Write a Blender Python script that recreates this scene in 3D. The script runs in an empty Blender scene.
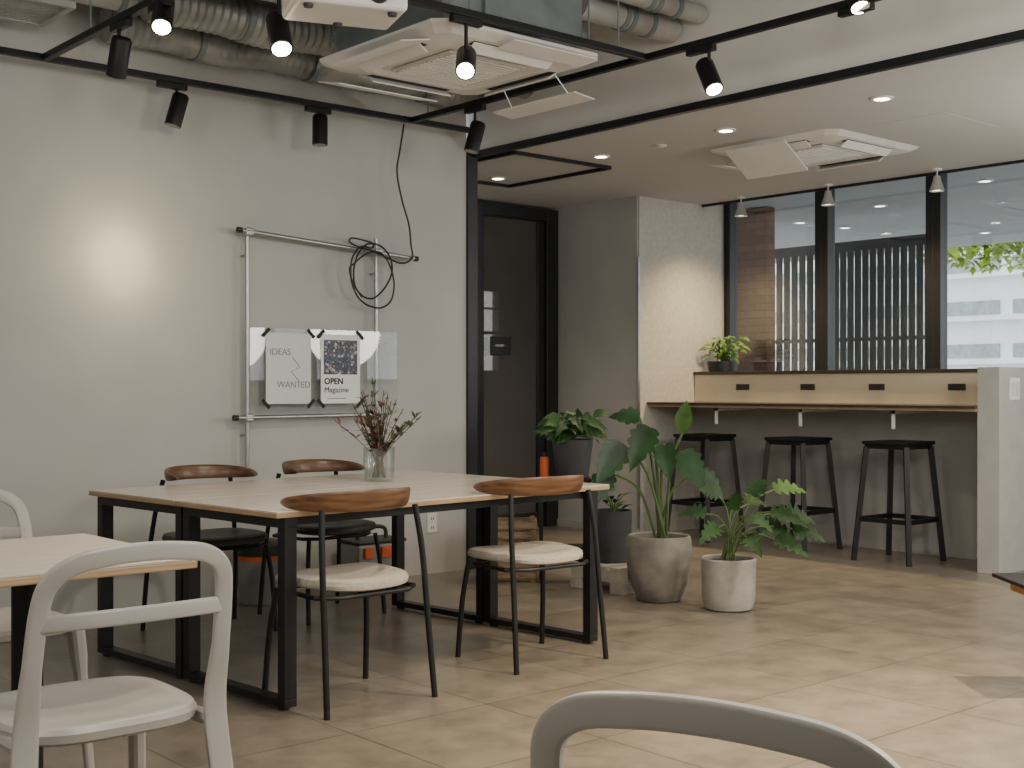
import bpy, bmesh, math, random
from mathutils import Vector, Matrix
C = bpy.context.scene.collection
PI = math.pi
# ---------------------------------------------------------------- site survey helpers (photo ray -> real plane)
FOC, CX, CY, H = 1270.0, 512.0, 387.0, 1.17
Fv = Vector((0.655, 0.755)).normalized(); Rv = Vector((Fv.y, -Fv.x))
def ray(px):
    l = (px-CX)/FOC
    return Fv + Rv*l
def onx(px, py, X):
    r = ray(px); d = X/r.x
    return Vector((X, r.y*d, H+(CY-py)*d/FOC))
def ony(px, py, Y):
    r = ray(px); d = Y/r.y
    return Vector((r.x*d, Y, H+(CY-py)*d/FOC))
def onz(px, py, z):
    d = (z-H)*FOC/(CY-py); r = ray(px)
    return Vector((r.x*d, r.y*d, z))
# ---------------------------------------------------------------- materials
def mat(name, col, rough=.5, metal=0, noise=.06, scale=8, bump=0, emit=0, ecol=None, stretch=None, col2=None, spec=None):
    m = bpy.data.materials.new(name); m.use_nodes = True
    nt = m.node_tree; n = nt.nodes; l = nt.links; b = n['Principled BSDF']
    tc = n.new('ShaderNodeTexCoord'); mp = n.new('ShaderNodeMapping'); nz = n.new('ShaderNodeTexNoise')
    l.new(tc.outputs['Object'], mp.inputs[0]); l.new(mp.outputs[0], nz.inputs['Vector'])
    if stretch: mp.inputs['Scale'].default_value = stretch
    nz.inputs['Scale'].default_value = scale; nz.inputs['Detail'].default_value = 6
    cr = n.new('ShaderNodeValToRGB'); l.new(nz.outputs['Fac'], cr.inputs[0])
    a = [max(0, c*(1-noise*2)) for c in col]; c2 = col2 or [min(1, c*(1+noise*2)) for c in col]
    cr.color_ramp.elements[0].position = .3; cr.color_ramp.elements[1].position = .7
    cr.color_ramp.elements[0].color = (*a, 1); cr.color_ramp.elements[1].color = (*c2, 1)
    l.new(cr.outputs[0], b.inputs['Base Color'])
    b.inputs['Roughness'].default_value = rough; b.inputs['Metallic'].default_value = metal
    if spec is not None: b.inputs['Specular IOR Level'].default_value = spec
    if bump:
        bp = n.new('ShaderNodeBump'); bp.inputs['Strength'].default_value = bump; bp.inputs['Distance'].default_value = .01
        l.new(nz.outputs['Fac'], bp.inputs['Height']); l.new(bp.outputs[0], b.inputs['Normal'])
    if emit:
        b.inputs['Emission Color'].default_value = (*(ecol or col), 1); b.inputs['Emission Strength'].default_value = emit
    return m
M = {}
M['wall'] = mat('wall_paint', (.50,.50,.485), .85, noise=.02, scale=2.5, bump=.05)
M['wall2'] = mat('wall_paint_grey', (.42,.42,.41), .85, noise=.03, scale=3, bump=.05)
M['wall3'] = mat('wall_textured', (.50,.485,.44), .9, noise=.04, scale=30, bump=.2)
M['lowceil'] = mat('ceiling_paint', (.54,.53,.51), .9, noise=.01, scale=2)
M['beam'] = mat('beam_lightened', (.74,.72,.68), .9, noise=.02, scale=2)  # light put into the colour, since the beam face receives little
M['highceil'] = mat('ceiling_slab', (.30,.295,.28), .9, noise=.08, scale=4, bump=.2)
M['duct'] = mat('duct_wrap', (.32,.32,.31), .45, .45, noise=.2, scale=5, bump=.5)
M['duct2'] = mat('duct_pale', (.42,.41,.39), .5, .15, noise=.1, scale=6, bump=.1)
M['black'] = mat('black_metal', (.012,.012,.013), .45, .3, noise=.1, scale=20)
M['blackp'] = mat('black_plastic', (.02,.02,.022), .5, noise=.1)
M['frame'] = mat('black_frame', (.012,.014,.017), .4, noise=.1)
M['chrome'] = mat('pipe_steel', (.45,.45,.45), .35, .85, noise=.05)
M['galv'] = mat('galvanised', (.22,.26,.265), .45, .4, noise=.1, scale=5)
M['white'] = mat('white_plastic', (.78,.76,.72), .45, noise=.02)
M['offwhite'] = mat('offwhite_card', (.62,.61,.57), .8, noise=.02)
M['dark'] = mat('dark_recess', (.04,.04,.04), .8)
M['laminate'] = mat('table_laminate', (.70,.635,.54), .22, noise=.04, scale=3, stretch=(1,6,1), bump=.02)
M['edge'] = mat('ply_edge', (.42,.285,.165), .5, noise=.12, scale=20, stretch=(.3,.3,6))
M['wood'] = mat('walnut', (.17,.082,.037), .33, noise=.24, scale=5, stretch=(1,3,14))
M['woodd'] = mat('dark_walnut', (.125,.065,.033), .33, noise=.22, scale=5, stretch=(1,3,14))
M['cream'] = mat('cream_fabric', (.46,.425,.365), .9, noise=.05, scale=60, bump=.3)
M['blackfab'] = mat('black_leather', (.03,.027,.025), .5, noise=.1, scale=40, bump=.1)
M['chairgrey'] = mat('warm_grey_plastic', (.43,.405,.365), .36, noise=.02, scale=5)
M['cafetop'] = mat('cafe_top', (.60,.54,.465), .3, noise=.04, scale=4, stretch=(1,7,1))
M['concrete'] = mat('concrete_pot', (.27,.255,.225), .85, noise=.18, scale=7, bump=.3)
M['palepot'] = mat('pale_pot', (.40,.39,.36), .8, noise=.08, scale=12, bump=.2)
M['darkpot'] = mat('dark_pot', (.055,.06,.065), .6, noise=.1, scale=8)
M['soil'] = mat('soil', (.05,.035,.025), 1, noise=.3, scale=60, bump=1)
M['leaf'] = mat('leaf_green', (.032,.095,.024), .48, noise=.25, scale=9, spec=.35)
M['leaff'] = mat('leaf_front', (.020,.066,.015), .5, noise=.25, scale=9, spec=.28)
M['leaf2'] = mat('leaf_bright', (.085,.19,.035), .45, noise=.25, scale=9, spec=.35)
M['leafd'] = mat('leaf_dark', (.022,.072,.024), .34, noise=.25, scale=9)
M['stem'] = mat('stem_green', (.10,.16,.05), .5)
M['orange'] = mat('orange_plastic', (.66,.13,.035), .5)
M['binm'] = mat('grey_bin', (.26,.26,.26), .5)
M['twig'] = mat('dry_twig', (.13,.09,.055), .9, noise=.2)
M['flower'] = mat('dry_flower', (.12,.05,.04), .9, noise=.3, scale=30)
M['dryleaf'] = mat('dry_leaf', (.12,.14,.06), .9, noise=.3, scale=30)
M['wicker'] = mat('crate_brown', (.28,.20,.13), .75, noise=.2, scale=12, stretch=(1,1,4), bump=.2)
M['pallet'] = mat('pale_wood', (.46,.43,.37), .75, noise=.12, scale=8)
M['paper'] = mat('paper', (.72,.74,.74), .8, noise=.01)
M['paper2'] = mat('paper_white', (.88,.88,.87), .7, noise=.01)
M['ink'] = mat('ink', (.015,.015,.015), .7)
M['inkgrey'] = mat('ink_grey', (.20,.21,.22), .7)
M['counter'] = mat('counter_top', (.045,.04,.035), .35, noise=.1)
M['support'] = mat('counter_underside', (.30,.22,.14), .6, noise=.05)
M['upstand'] = mat('upstand_board', (.74,.64,.48), .65, noise=.008, scale=4)
M['barpanel'] = mat('bar_panel', (.40,.40,.40), .85, noise=.03, scale=6)
M['endpanel'] = mat('bar_end', (.42,.418,.40), .85, noise=.03, scale=9, bump=.1)
M['slat'] = mat('outer_slat', (.035,.033,.034), .7, noise=.1)
M['soffit'] = mat('soffit', (.46,.465,.47), .7, noise=.02)
M['facade'] = mat('facade', (.93,.94,.93), .8, noise=.02)
M['facwin'] = mat('facade_window', (.33,.37,.38), .3, noise=.1)
M['ground'] = mat('pavement', (.42,.42,.42), .8, noise=.06)
M['treeleaf'] = mat('tree_leaf', (.38,.52,.05), .6, noise=.35, scale=3)
M['bark'] = mat('bark', (.10,.07,.05), .9)
M['lampon'] = mat('lamp_on', (1,.86,.62), .5, noise=0, emit=30, ecol=(1,.84,.6))
M['lampsoft'] = mat('lamp_soft', (1,.92,.75), .5, noise=0, emit=9, ecol=(1,.88,.68))
M['lampoff'] = mat('lamp_off', (.25,.24,.22), .3)
M['led'] = mat('soffit_led', (1,.95,.85), .5, noise=0, emit=8, ecol=(1,.93,.8))
M['silver'] = mat('silver_shade', (.50,.50,.49), .35, .5)
M['lens'] = mat('lens', (.02,.02,.05), .05, spec=1)
def glassmat(name, tint, gl):
    m = bpy.data.materials.new(name); m.use_nodes = True; nt = m.node_tree; n = nt.nodes; l = nt.links
    n.remove(n['Principled BSDF']); o = n['Material Output']
    t = n.new('ShaderNodeBsdfTransparent'); g = n.new('ShaderNodeBsdfGlossy'); mx = n.new('ShaderNodeMixShader')
    nz = n.new('ShaderNodeTexNoise'); nz.inputs['Scale'].default_value = 2
    mr = n.new('ShaderNodeMapRange'); mr.inputs[3].default_value = gl*.9; mr.inputs[4].default_value = gl*1.1
    l.new(nz.outputs['Fac'], mr.inputs[0]); l.new(mr.outputs[0], mx.inputs[0])
    t.inputs[0].default_value = (*tint, 1); g.inputs['Roughness'].default_value = .02
    l.new(t.outputs[0], mx.inputs[1]); l.new(g.outputs[0], mx.inputs[2]); l.new(mx.outputs[0], o.inputs[0])
    return m
M['glass'] = glassmat('window_glass', (.91,.94,.94), .12)
M['dglass'] = glassmat('door_glass', (.50,.48,.46), .32)
M['acrylic'] = glassmat('acrylic', (.95,.96,.96), .05)
M['vase'] = glassmat('vase_glass', (.93,.95,.945), .12)
def tilemat():
    m = bpy.data.materials.new('floor_tiles'); m.use_nodes = True; nt = m.node_tree; n = nt.nodes; l = nt.links; b = n['Principled BSDF']
    tc = n.new('ShaderNodeTexCoord'); br = n.new('ShaderNodeTexBrick')
    br.offset = 0.0; br.inputs['Scale'].default_value = 1; br.inputs['Brick Width'].default_value = .6; br.inputs['Row Height'].default_value = .6
    br.inputs['Mortar Size'].default_value = .0035; br.inputs['Mortar Smooth'].default_value = .4
    br.inputs['Color1'].default_value = (.180,.161,.134,1); br.inputs['Color2'].default_value = (.220,.198,.166,1); br.inputs['Mortar'].default_value = (.080,.072,.061,1)
    l.new(tc.outputs['Object'], br.inputs['Vector'])
    nz = n.new('ShaderNodeTexNoise'); nz.inputs['Scale'].default_value = 4.5; nz.inputs['Detail'].default_value = 12; nz.inputs['Roughness'].default_value = .68
    l.new(tc.outputs['Object'], nz.inputs['Vector'])
    cr = n.new('ShaderNodeValToRGB'); cr.color_ramp.elements[0].position = .3; cr.color_ramp.elements[1].position = .7
    cr.color_ramp.elements[0].color = (.62,.62,.63,1); cr.color_ramp.elements[1].color = (1.25,1.22,1.17,1)
    l.new(nz.outputs['Fac'], cr.inputs[0])
    mx = n.new('ShaderNodeMix'); mx.data_type = 'RGBA'; mx.blend_type = 'MULTIPLY'; mx.inputs[0].default_value = 1
    l.new(br.outputs['Color'], mx.inputs[6]); l.new(cr.outputs[0], mx.inputs[7]); l.new(mx.outputs[2], b.inputs['Base Color'])
    mr = n.new('ShaderNodeMapRange'); mr.inputs[3].default_value = .24; mr.inputs[4].default_value = .38
    l.new(nz.outputs['Fac'], mr.inputs[0]); l.new(mr.outputs[0], b.inputs['Roughness'])
    bp = n.new('ShaderNodeBump'); bp.inputs['Strength'].default_value = .12; bp.inputs['Distance'].default_value = .002
    l.new(nz.outputs['Fac'], bp.inputs['Height']); l.new(bp.outputs[0], b.inputs['Normal'])
    return m
M['tiles'] = tilemat()
def brickmat():
    m = bpy.data.materials.new('brown_brick'); m.use_nodes = True; nt = m.node_tree; n = nt.nodes; l = nt.links; b = n['Principled BSDF']
    tc = n.new('ShaderNodeTexCoord')
    br = n.new('ShaderNodeTexBrick'); br.inputs['Scale'].default_value = 1; br.inputs['Brick Width'].default_value = .22; br.inputs['Row Height'].default_value = .07
    br.inputs['Mortar Size'].default_value = .004
    br.inputs['Color1'].default_value = (.23,.10,.07,1); br.inputs['Color2'].default_value = (.15,.07,.05,1); br.inputs['Mortar'].default_value = (.08,.05,.04,1)
    sx = n.new('ShaderNodeSeparateXYZ'); cb = n.new('ShaderNodeCombineXYZ'); ad = n.new('ShaderNodeMath')
    l.new(tc.outputs['Object'], sx.inputs[0]); l.new(sx.outputs[0], ad.inputs[0]); l.new(sx.outputs[1], ad.inputs[1])
    l.new(ad.outputs[0], cb.inputs[0]); l.new(sx.outputs[2], cb.inputs[1]); l.new(cb.outputs[0], br.inputs['Vector'])
    l.new(br.outputs['Color'], b.inputs['Base Color']); b.inputs['Roughness'].default_value = .9
    return m
M['brick'] = brickmat()
def photomat():
    m = bpy.data.materials.new('night_photo'); m.use_nodes = True; nt = m.node_tree; n = nt.nodes; l = nt.links; b = n['Principled BSDF']
    tc = n.new('ShaderNodeTexCoord'); vo = n.new('ShaderNodeTexVoronoi'); vo.inputs['Scale'].default_value = 90
    l.new(tc.outputs['Object'], vo.inputs['Vector'])
    sp = n.new('ShaderNodeSeparateColor'); l.new(vo.outputs['Color'], sp.inputs[0])
    cr = n.new('ShaderNodeValToRGB'); cr.color_ramp.interpolation = 'CONSTANT'; e = cr.color_ramp.elements
    e[0].position = 0; e[0].color = (.01,.014,.03,1); e[1].position = .35; e[1].color = (.02,.04,.10,1)
    for pos, c in ((.55,(.05,.08,.18,1)),(.68,(.10,.03,.05,1)),(.76,(.25,.22,.20,1)),(.86,(.03,.09,.08,1)),(.93,(.5,.48,.46,1))):
        k = cr.color_ramp.elements.new(pos); k.color = c
    l.new(sp.outputs[0], cr.inputs[0]); l.new(cr.outputs[0], b.inputs['Base Color']); b.inputs['Roughness'].default_value = .4
    return m
M['photo'] = photomat()
# ---------------------------------------------------------------- mesh builder
def catmull(p, n=6, closed=False):
    p = [Vector(a) for a in p]; o = []
    m = len(p)
    rng = range(m) if closed else range(m-1)
    for i in rng:
        if closed: a, b, c, d = p[(i-1) % m], p[i], p[(i+1) % m], p[(i+2) % m]
        else: a, b, c, d = p[max(i-1,0)], p[i], p[i+1], p[min(i+2,m-1)]
        for k in range(n):
            t = k/n
            o.append(.5*((2*b)+(c-a)*t+(2*a-5*b+4*c-d)*t*t+(3*b-a-3*c+d)*t**3))
    if not closed: o.append(p[-1])
    return o
class MB:
    def __init__(s): s.bm = bmesh.new()
    def box(s, x0, x1, y0, y1, z0, z1, M4=None):
        v = [s.bm.verts.new((x,y,z)) for x in (x0,x1) for y in (y0,y1) for z in (z0,z1)]
        for f in ((0,1,3,2),(4,6,7,5),(0,4,5,1),(2,3,7,6),(0,2,6,4),(1,5,7,3)): s.bm.faces.new([v[i] for i in f])
        if M4 is not None:
            for q in v: q.co = M4 @ q.co
        return s
    def cbox(s, c, sz, rot=None):
        m4 = Matrix.Translation(c)
        if rot: m4 = m4 @ Matrix.Rotation(rot[2],4,'Z') @ Matrix.Rotation(rot[1],4,'Y') @ Matrix.Rotation(rot[0],4,'X')
        a, b, c2 = sz[0]/2, sz[1]/2, sz[2]/2
        return s.box(-a,a,-b,b,-c2,c2,m4)
    def tube(s, pts, r, n=10, ref=None, flat=1.0, closed=False, power=1.0):
        pts = [Vector(p) for p in pts]; m = len(pts)
        rs = r if isinstance(r,(list,tuple)) else [r]*m
        fl = flat if isinstance(flat,(list,tuple)) else [flat]*m
        rings = []; nv = None
        for i in range(m):
            if closed: t = pts[(i+1)%m]-pts[(i-1)%m]
            else: t = pts[min(i+1,m-1)]-pts[max(i-1,0)]
            t.normalize()
            if ref is not None: nv = Vector(ref)
            elif nv is None: nv = Vector((0,0,1)) if abs(t.z) < .9 else Vector((1,0,0))
            nv = (nv - t*nv.dot(t)).normalized(); bv = t.cross(nv)
            ring = []
            for k in range(n):
                a = 2*PI*k/n; ca, sa = math.cos(a), math.sin(a)
                if power != 1: ca = math.copysign(abs(ca)**power, ca); sa = math.copysign(abs(sa)**power, sa)
                ring.append(s.bm.verts.new(pts[i]+nv*rs[i]*ca+bv*rs[i]*fl[i]*sa))
            rings.append(ring)
        for i in range(m if closed else m-1):
            A, B = rings[i], rings[(i+1)%m]
            for k in range(n): s.bm.faces.new((A[k],A[(k+1)%n],B[(k+1)%n],B[k]))
        if not closed:
            s.bm.faces.new(rings[0][::-1]); s.bm.faces.new(rings[-1])
        return s
    def lathe(s, prof, c=(0,0,0), n=28):
        c = Vector(c); rings = []
        for (r, z) in prof:
            if r < 1e-5: rings.append([s.bm.verts.new(c+Vector((0,0,z)))])
            else: rings.append([s.bm.verts.new(c+Vector((r*math.cos(2*PI*k/n), r*math.sin(2*PI*k/n), z))) for k in range(n)])
        s._skin(rings, n); return s
    def _skin(s, rings, n):
        for A, B in zip(rings, rings[1:]):
            for k in range(n):
                if len(A) == 1 and len(B) == 1: continue
                if len(A) == 1: s.bm.faces.new((A[0], B[(k+1)%n], B[k]))
                elif len(B) == 1: s.bm.faces.new((A[k], A[(k+1)%n], B[0]))
                else: s.bm.faces.new((A[k],A[(k+1)%n],B[(k+1)%n],B[k]))
    def pad(s, fx, layers, n=40):
        rings = []
        for (sc, z) in layers:
            if sc == 0: rings.append([s.bm.verts.new((0,0,z))]); continue
            rings.append([s.bm.verts.new((fx(2*PI*k/n)[0]*sc, fx(2*PI*k/n)[1]*sc, z + fx(2*PI*k/n)[2]*sc*sc)) for k in range(n)])
        s._skin(rings, n); return s
    def leaf(s, base, d, L, W, droop=.3, lobes=0, seg=7, face=None, depth=.72):
        base = Vector(base); d = Vector(d).normalized(); side = d.cross(Vector(face) if face is not None else Vector((0,0,1)))
        if side.length < .1: side = Vector((1,0,0))
        side.normalize(); up = side.cross(d).normalized()
        if lobes: seg = lobes*5
        prev = None
        for i in range(seg+1):
            t = i/seg; p = base + d*L*t + Vector((0,0,-droop*L*t*t))
            w = W*math.sin(PI*min(1,(t*.95+.05)**(.62 if lobes else .75)))
            if lobes: w *= (1-depth)+depth*abs(math.sin(lobes*PI*t+.5))**.6
            w = max(w, .001)
            row = [s.bm.verts.new(p+side*w+up*w*.22), s.bm.verts.new(p), s.bm.verts.new(p-side*w+up*w*.22)]
            if prev:
                s.bm.faces.new((prev[0],prev[1],row[1],row[0])); s.bm.faces.new((prev[1],prev[2],row[2],row[1]))
            prev = row
        return s
    def build(s, name, m, parent=None, smooth=True, bevel=0, kind=None, seg=2, fixn=True):
        if fixn: bmesh.ops.recalc_face_normals(s.bm, faces=s.bm.faces)
        me = bpy.data.meshes.new(name); s.bm.to_mesh(me); s.bm.free(); me.materials.append(m)
        if smooth:
            for p in me.polygons: p.use_smooth = True
            try: me.set_sharp_from_angle(angle=math.radians(40))
            except Exception: pass
        o = bpy.data.objects.new(name, me); C.objects.link(o)
        if parent: o.parent = parent
        if bevel:
            b = o.modifiers.new('bevel','BEVEL'); b.width = bevel; b.segments = seg; b.limit_method = 'ANGLE'; b.angle_limit = math.radians(50)
        if kind: o['kind'] = kind
        return o
def tag(o, label=None, cat=None, group=None):
    if label: o['label'] = label
    if cat: o['category'] = cat
    if group: o['group'] = group
    return o
def thing(name, label, cat, loc=(0,0,0), rz=0, group=None):
    o = bpy.data.objects.new(name, None); C.objects.link(o); o.location = loc; o.rotation_euler = (0,0,rz); o.empty_display_size = .1
    return tag(o, label, cat, group)
def dup(root, loc, rz, label):
    r = root.copy(); C.objects.link(r); r.location = loc; r.rotation_euler = (0,0,rz); r['label'] = label
    for ch in list(root.children):
        c = ch.copy(); C.objects.link(c); c.parent = r
        for g in list(ch.children):
            d = g.copy(); C.objects.link(d); d.parent = c
    return r
def S(name, m, x0,x1,y0,y1,z0,z1, bevel=0, parent=None):
    return MB().box(x0,x1,y0,y1,z0,z1).build(name, m, parent, smooth=False, bevel=bevel, kind='structure' if not parent else None)
def text(s, size, loc, m, parent, name='lettering', rot=(PI/2,0,0), bold=0):
    cu = bpy.data.curves.new('t','FONT'); cu.body = s; cu.size = size; cu.extrude = .0006; cu.offset = bold
    t = bpy.data.objects.new('t', cu); C.objects.link(t); bpy.context.view_layer.update()
    me = bpy.data.meshes.new_from_object(t.evaluated_get(bpy.context.evaluated_depsgraph_get()))
    bpy.data.objects.remove(t); me.materials.clear(); me.materials.append(m)
    o = bpy.data.objects.new(name, me); C.objects.link(o); o.location = loc; o.rotation_euler = rot
    if parent: o.parent = parent
    return o
def lamp(kind, loc, energy, col, aim=None, size=.05, angle=60, blend=.6, sy=None):
    d = bpy.data.lights.new(kind.lower()+'_light', kind); d.energy = energy; d.color = col
    if kind == 'SPOT': d.spot_size = math.radians(angle); d.spot_blend = blend; d.shadow_soft_size = size
    elif kind == 'AREA': d.size = size
    else: d.shadow_soft_size = size
    if kind == 'AREA' and sy: d.shape = 'RECTANGLE'; d.size_y = sy
    o = bpy.data.objects.new(d.name, d); C.objects.link(o); o.location = loc
    if aim is not None: o.rotation_euler = (Vector(aim)-Vector(loc)).to_track_quat('-Z','Y').to_euler()
    return o
WARM = (1,.82,.60)
# ================================================================ SETTING
LC, HC = 2.68, 3.3
YW = 6.35
S('floor', M['tiles'], -2.6,8.5,-3,7.97,-.12,0)
S('wall_left', M['wall'], -2.6,5.12,YW,YW+.15,0,HC)
S('wall_rear', M['wall'], -2.6,8.5,-3.15,-3,0,HC)
S('wall_side_rear', M['wall'], -2.75,-2.6,-3.15,YW+.15,0,HC)
S('wall_return', M['wall2'], 5.0,5.2,YW+.15,7.97,0,LC)
S('trim_1', M['frame'], 5.12,5.2,YW-.02,YW+.15,0,LC, .003)
S('wall_back', M['wall2'], 7.33,8.5,6.94,7.97,0,2.85)
S('wall_side', M['wall3'], 7.34,8.35,6.925,6.94,0,2.85)
S('ceiling', M['lowceil'], 5.2,8.1,-3,7.97,LC,HC)
S('ceiling', M['lowceil'], 8.1,8.5,-3,7.97,2.85,HC)
S('trim_4', M['frame'], 8.085,8.1,-3,6.92,LC-.02,LC)
S('ceiling', M['highceil'], -2.6,5.2,-3,YW+.15,HC,HC+.12)
S('trim_2', M['frame'], 5.16,5.2,-3,YW-.02,LC-.035,LC+.005)
S('beam_bright_skin', M['beam'], 5.18,5.2,-3,YW,LC+.005,HC)  # thin skin added in a lighter tone to brighten the beam face
S('trim_3', M['chrome'], 7.315,7.335,6.91,6.925,.05,2.2)
S('baseboard_back', M['barpanel'], 7.315,7.33,6.94,7.87,0,.06)
S('wall_window', M['wall2'], 8.35,8.5,-3,6.925,0,1.2)
S('wall_door', M['wall2'], 5.2,6.42,7.87,7.97,0,LC)
dr = MB().box(6.42,6.5,7.85,7.97,0,2.66).box(7.2,7.33,7.85,7.97,0,2.66).box(6.5,7.2,7.85,7.97,2.56,2.66).build('door_1', M['frame'], None, False, .003, 'structure')
MB().box(6.5,7.2,7.9,7.91,0,2.56).build('door_glass', M['dglass'], dr, False)
MB().box(6.5,6.54,7.885,7.925,0,2.56).box(7.13,7.2,7.885,7.925,0,2.56).box(6.54,7.13,7.885,7.925,0,.12).build('door_leaf_frame', M['frame'], dr, False, .002)
cw = mat('corridor_end',(.17,.14,.12),.8)
wa, wb = ony(484,300,9.4), ony(499,300,9.4)
MB().box(6.2,wa.x,9.4,9.5,0,LC).box(wb.x,8.6,9.4,9.5,0,LC).box(wa.x,wb.x,9.4,9.5,0,1.30).box(wa.x,wb.x,9.4,9.5,2.10,LC).build('wall_corridor', cw, None, False, kind='structure')
wc = MB().box(wa.x,wb.x,9.42,9.46,1.68,1.71).box(wa.x,wb.x,9.42,9.46,1.92,1.94).box(wa.x,wb.x,9.42,9.46,1.30,1.33).build('window_11', M['frame'], None, False, kind='structure')  # added opening whose brightness stands in for window reflections in the door
MB().box(wa.x,wb.x,9.44,9.45,1.33,2.10).build('pane', M['glass'], wc, False)
S('wall_corridor_side', cw, 8.5,8.6,7.97,9.4,0,LC)
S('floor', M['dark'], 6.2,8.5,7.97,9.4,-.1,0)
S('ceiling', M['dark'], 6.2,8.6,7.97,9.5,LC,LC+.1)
S('wall_corridor_side', cw, 6.1,6.2,7.97,9.5,0,LC)
p = ony(501,346,7.84)
sg = thing('door_sign','small black sign with one line of pale lettering hung at the dark glass door','sign',(p.x,7.845,p.z))
MB().cbox((0,0,0),(.22,.012,.15)).build('sign_plate', M['blackp'], sg, False, .002)
text('- EXHIBIT -', .026, (-.075,-.008,-.005), M['paper2'], sg)
wy = [6.925,5.95,4.98,4.02,3.05,2.08,1.1,.1,-1,-2,-3]
for i in range(len(wy)-1):
    a, b = wy[i], wy[i+1]
    w = MB().box(8.38,8.48,b-.0,b+.06,1.2,2.85).box(8.38,8.48,a-.06,a-.0,1.2,2.85).box(8.38,8.48,b+.06,a-.06,1.2,1.26).box(8.38,8.48,b+.06,a-.06,2.79,2.85).build('window_%d'%(i+1), M['frame'], None, False, .003, 'structure')
    MB().box(8.425,8.435,b+.06,a-.06,1.26,2.79).build('pane', M['glass'], w, False)
# ================================================================ OUTSIDE
S('ground', M['ground'], 8.6,45,-25,35,-.3,-.12)
S('ceiling_canopy', M['soffit'], 8.6,14.2,-6,14,2.87,3.1)
for i,(px,py) in enumerate([(845,227),(800,222),(905,242),(985,232),(880,205),(985,180)]):
    q = onz(px,py,2.87)
    t = thing('canopy_downlight','small round light in the outdoor canopy, beyond the windows','light',(q.x,q.y,2.86),0,'canopy downlights beyond the windows')
    MB().lathe([(0,.0),(.05,.0),(.05,.01)],n=16).build('lens', M['led'], t); MB().lathe([(.05,-.004),(.07,-.004),(.07,.01),(.05,.01)],n=16).build('trim_ring', M['white'], t)
a, b = onx(728,300,9.6), onx(767,300,9.6)
bp = MB().box(9.6,9.72,b.y,a.y+.25,-.12,2.86).build('brick_pillar', M['brick'], None, False, .004)
tag(bp,'brown brick pillar outside, seen through the window nearest the wall corner','pillar')
def louver(px0, px1, X, n, label):
    a, b = onx(px0,300,X), onx(px1,300,X)
    t = thing('louver_screen', label, 'louver screen', (X,b.y,-.12), 0, 'louvre screens beyond the windows')
    L = a.y-b.y
    for z0_,z1_ in ((2.66,2.76),(0,.1),(1.75,1.79)): MB().box(-.02,.02,0,L,z0_,z1_).build('rail', M['slat'], t, False)
    for k in range(n):
        y = L*k/(n-1)
        MB().cbox((0,y,1.38),(.035,.058,2.6)).build('slat', M['slat'], t, False)
louver(772,818,11,7,'dark vertical louvre screen outside, framed by the brick pillar and the first mullion')
louver(836,928,11,13,'long dark vertical louvre screen outside, behind the middle window')
def house(x, y0, y1, z1, label, floors, bays):
    t = thing('office_building', label, 'building', (x,y0,-.12))
    L = y1-y0
    MB().box(0,4,0,L,0,z1).build('wall', M['facade'], t, False)
    for f in range(floors):
        z = .9+f*(z1-1)/floors
        for k in range(bays):
            y = L*(k+.5)/bays
            MB().box(-.05,.0,y-L/bays*.42,y+L/bays*.42,z,z+(z1-1)/floors*.32).build('window', M['facwin'], t, False)
        MB().box(-.35,0,0,L,z-.18,z-.08).build('balcony_slab', M['facade'], t, False)
house(30,2,14,5.2,'pale building with rows of windows far beyond the rightmost window',5,6)
house(33,15,34,7,'large pale grey building farther off, behind the louvre screens',5,8)
random.seed(4)
def tree(x,y,z,r,label,off=(0,0)):
    t = thing('tree', label, 'tree', (x,y,-.12))
    MB().tube([(0,0,0),(.1,.1,z*.5),(0,0,z*.8),(off[0]*.7,off[1]*.7,z)],[.16,.12,.08,.04]).build('trunk', M['bark'], t)
    m = MB()
    for i in range(4200):
        d = Vector((random.gauss(0,1),random.gauss(0,1),random.gauss(0,.6))).normalized()*r*random.random()**.4
        m.leaf(Vector((off[0],off[1],z))+Vector((d.x,d.y,d.z*.4)),(random.uniform(-1,1),random.uniform(-1,1),random.uniform(-.6,.4)),.15,.05,.3,seg=2)
    m.build('foliage', M['treeleaf'], t, fixn=False)
q = onx(1085,262,17); q3 = onx(1000,262,17); tree(q.x,q.y,q3.z+.66,1.7,'yellow green tree crown hanging beyond the rightmost window',(0,q3.y-q.y-.3))
q = onx(848,350,21); tree(q.x,q.y,1.3,.9,'low green tree glimpsed through the long louvre screen')
# ================================================================ BAR
bar = thing('bar_counter','long wall bar with black edged top, warm lit upstand and pale grey end panel','bar counter',(7.42,4.12,0))
BL = 6.92-4.12
MB().box(0,.58,0,BL,1.035,1.05).build('countertop', M['counter'], bar, False, .002)
MB().box(.012,.58,0,BL,1.015,1.034).build('top_support', M['support'], bar, False)
MB().box(.58,.62,0,BL,1.05,1.27).build('upstand', M['upstand'], bar, False)
MB().box(.56,.92,0,BL,1.27,1.295).build('ledge', M['counter'], bar, False, .002)
MB().box(.58,.64,0,BL,0,1.02).build('front_panel', M['barpanel'], bar, False)
MB().box(.03,.92,-.15,0,0,1.295).build('end_panel', M['endpanel'], bar, False, .003)
for px in (713,797,890):
    q = onx(px,410,7.44); y = q.y-4.12
    MB().box(.05,.58,y-.008,y+.008,.99,1.013).box(.05,.07,y-.008,y+.008,.89,1.013).build('bracket', M['white'], bar, False)
for px in (743,808,877,957):
    q = onx(px,386,8.0); y = q.y-4.12
    s = MB().cbox((.576,y,1.17),(.008,.13,.045)).build('socket', M['dark'], bar, False, .002)
    MB().cbox((.571,y,1.17),(.004,.09,.03)).build('insert', M['blackp'], s, False)
q = ony(1014,389,3.97)
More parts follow.
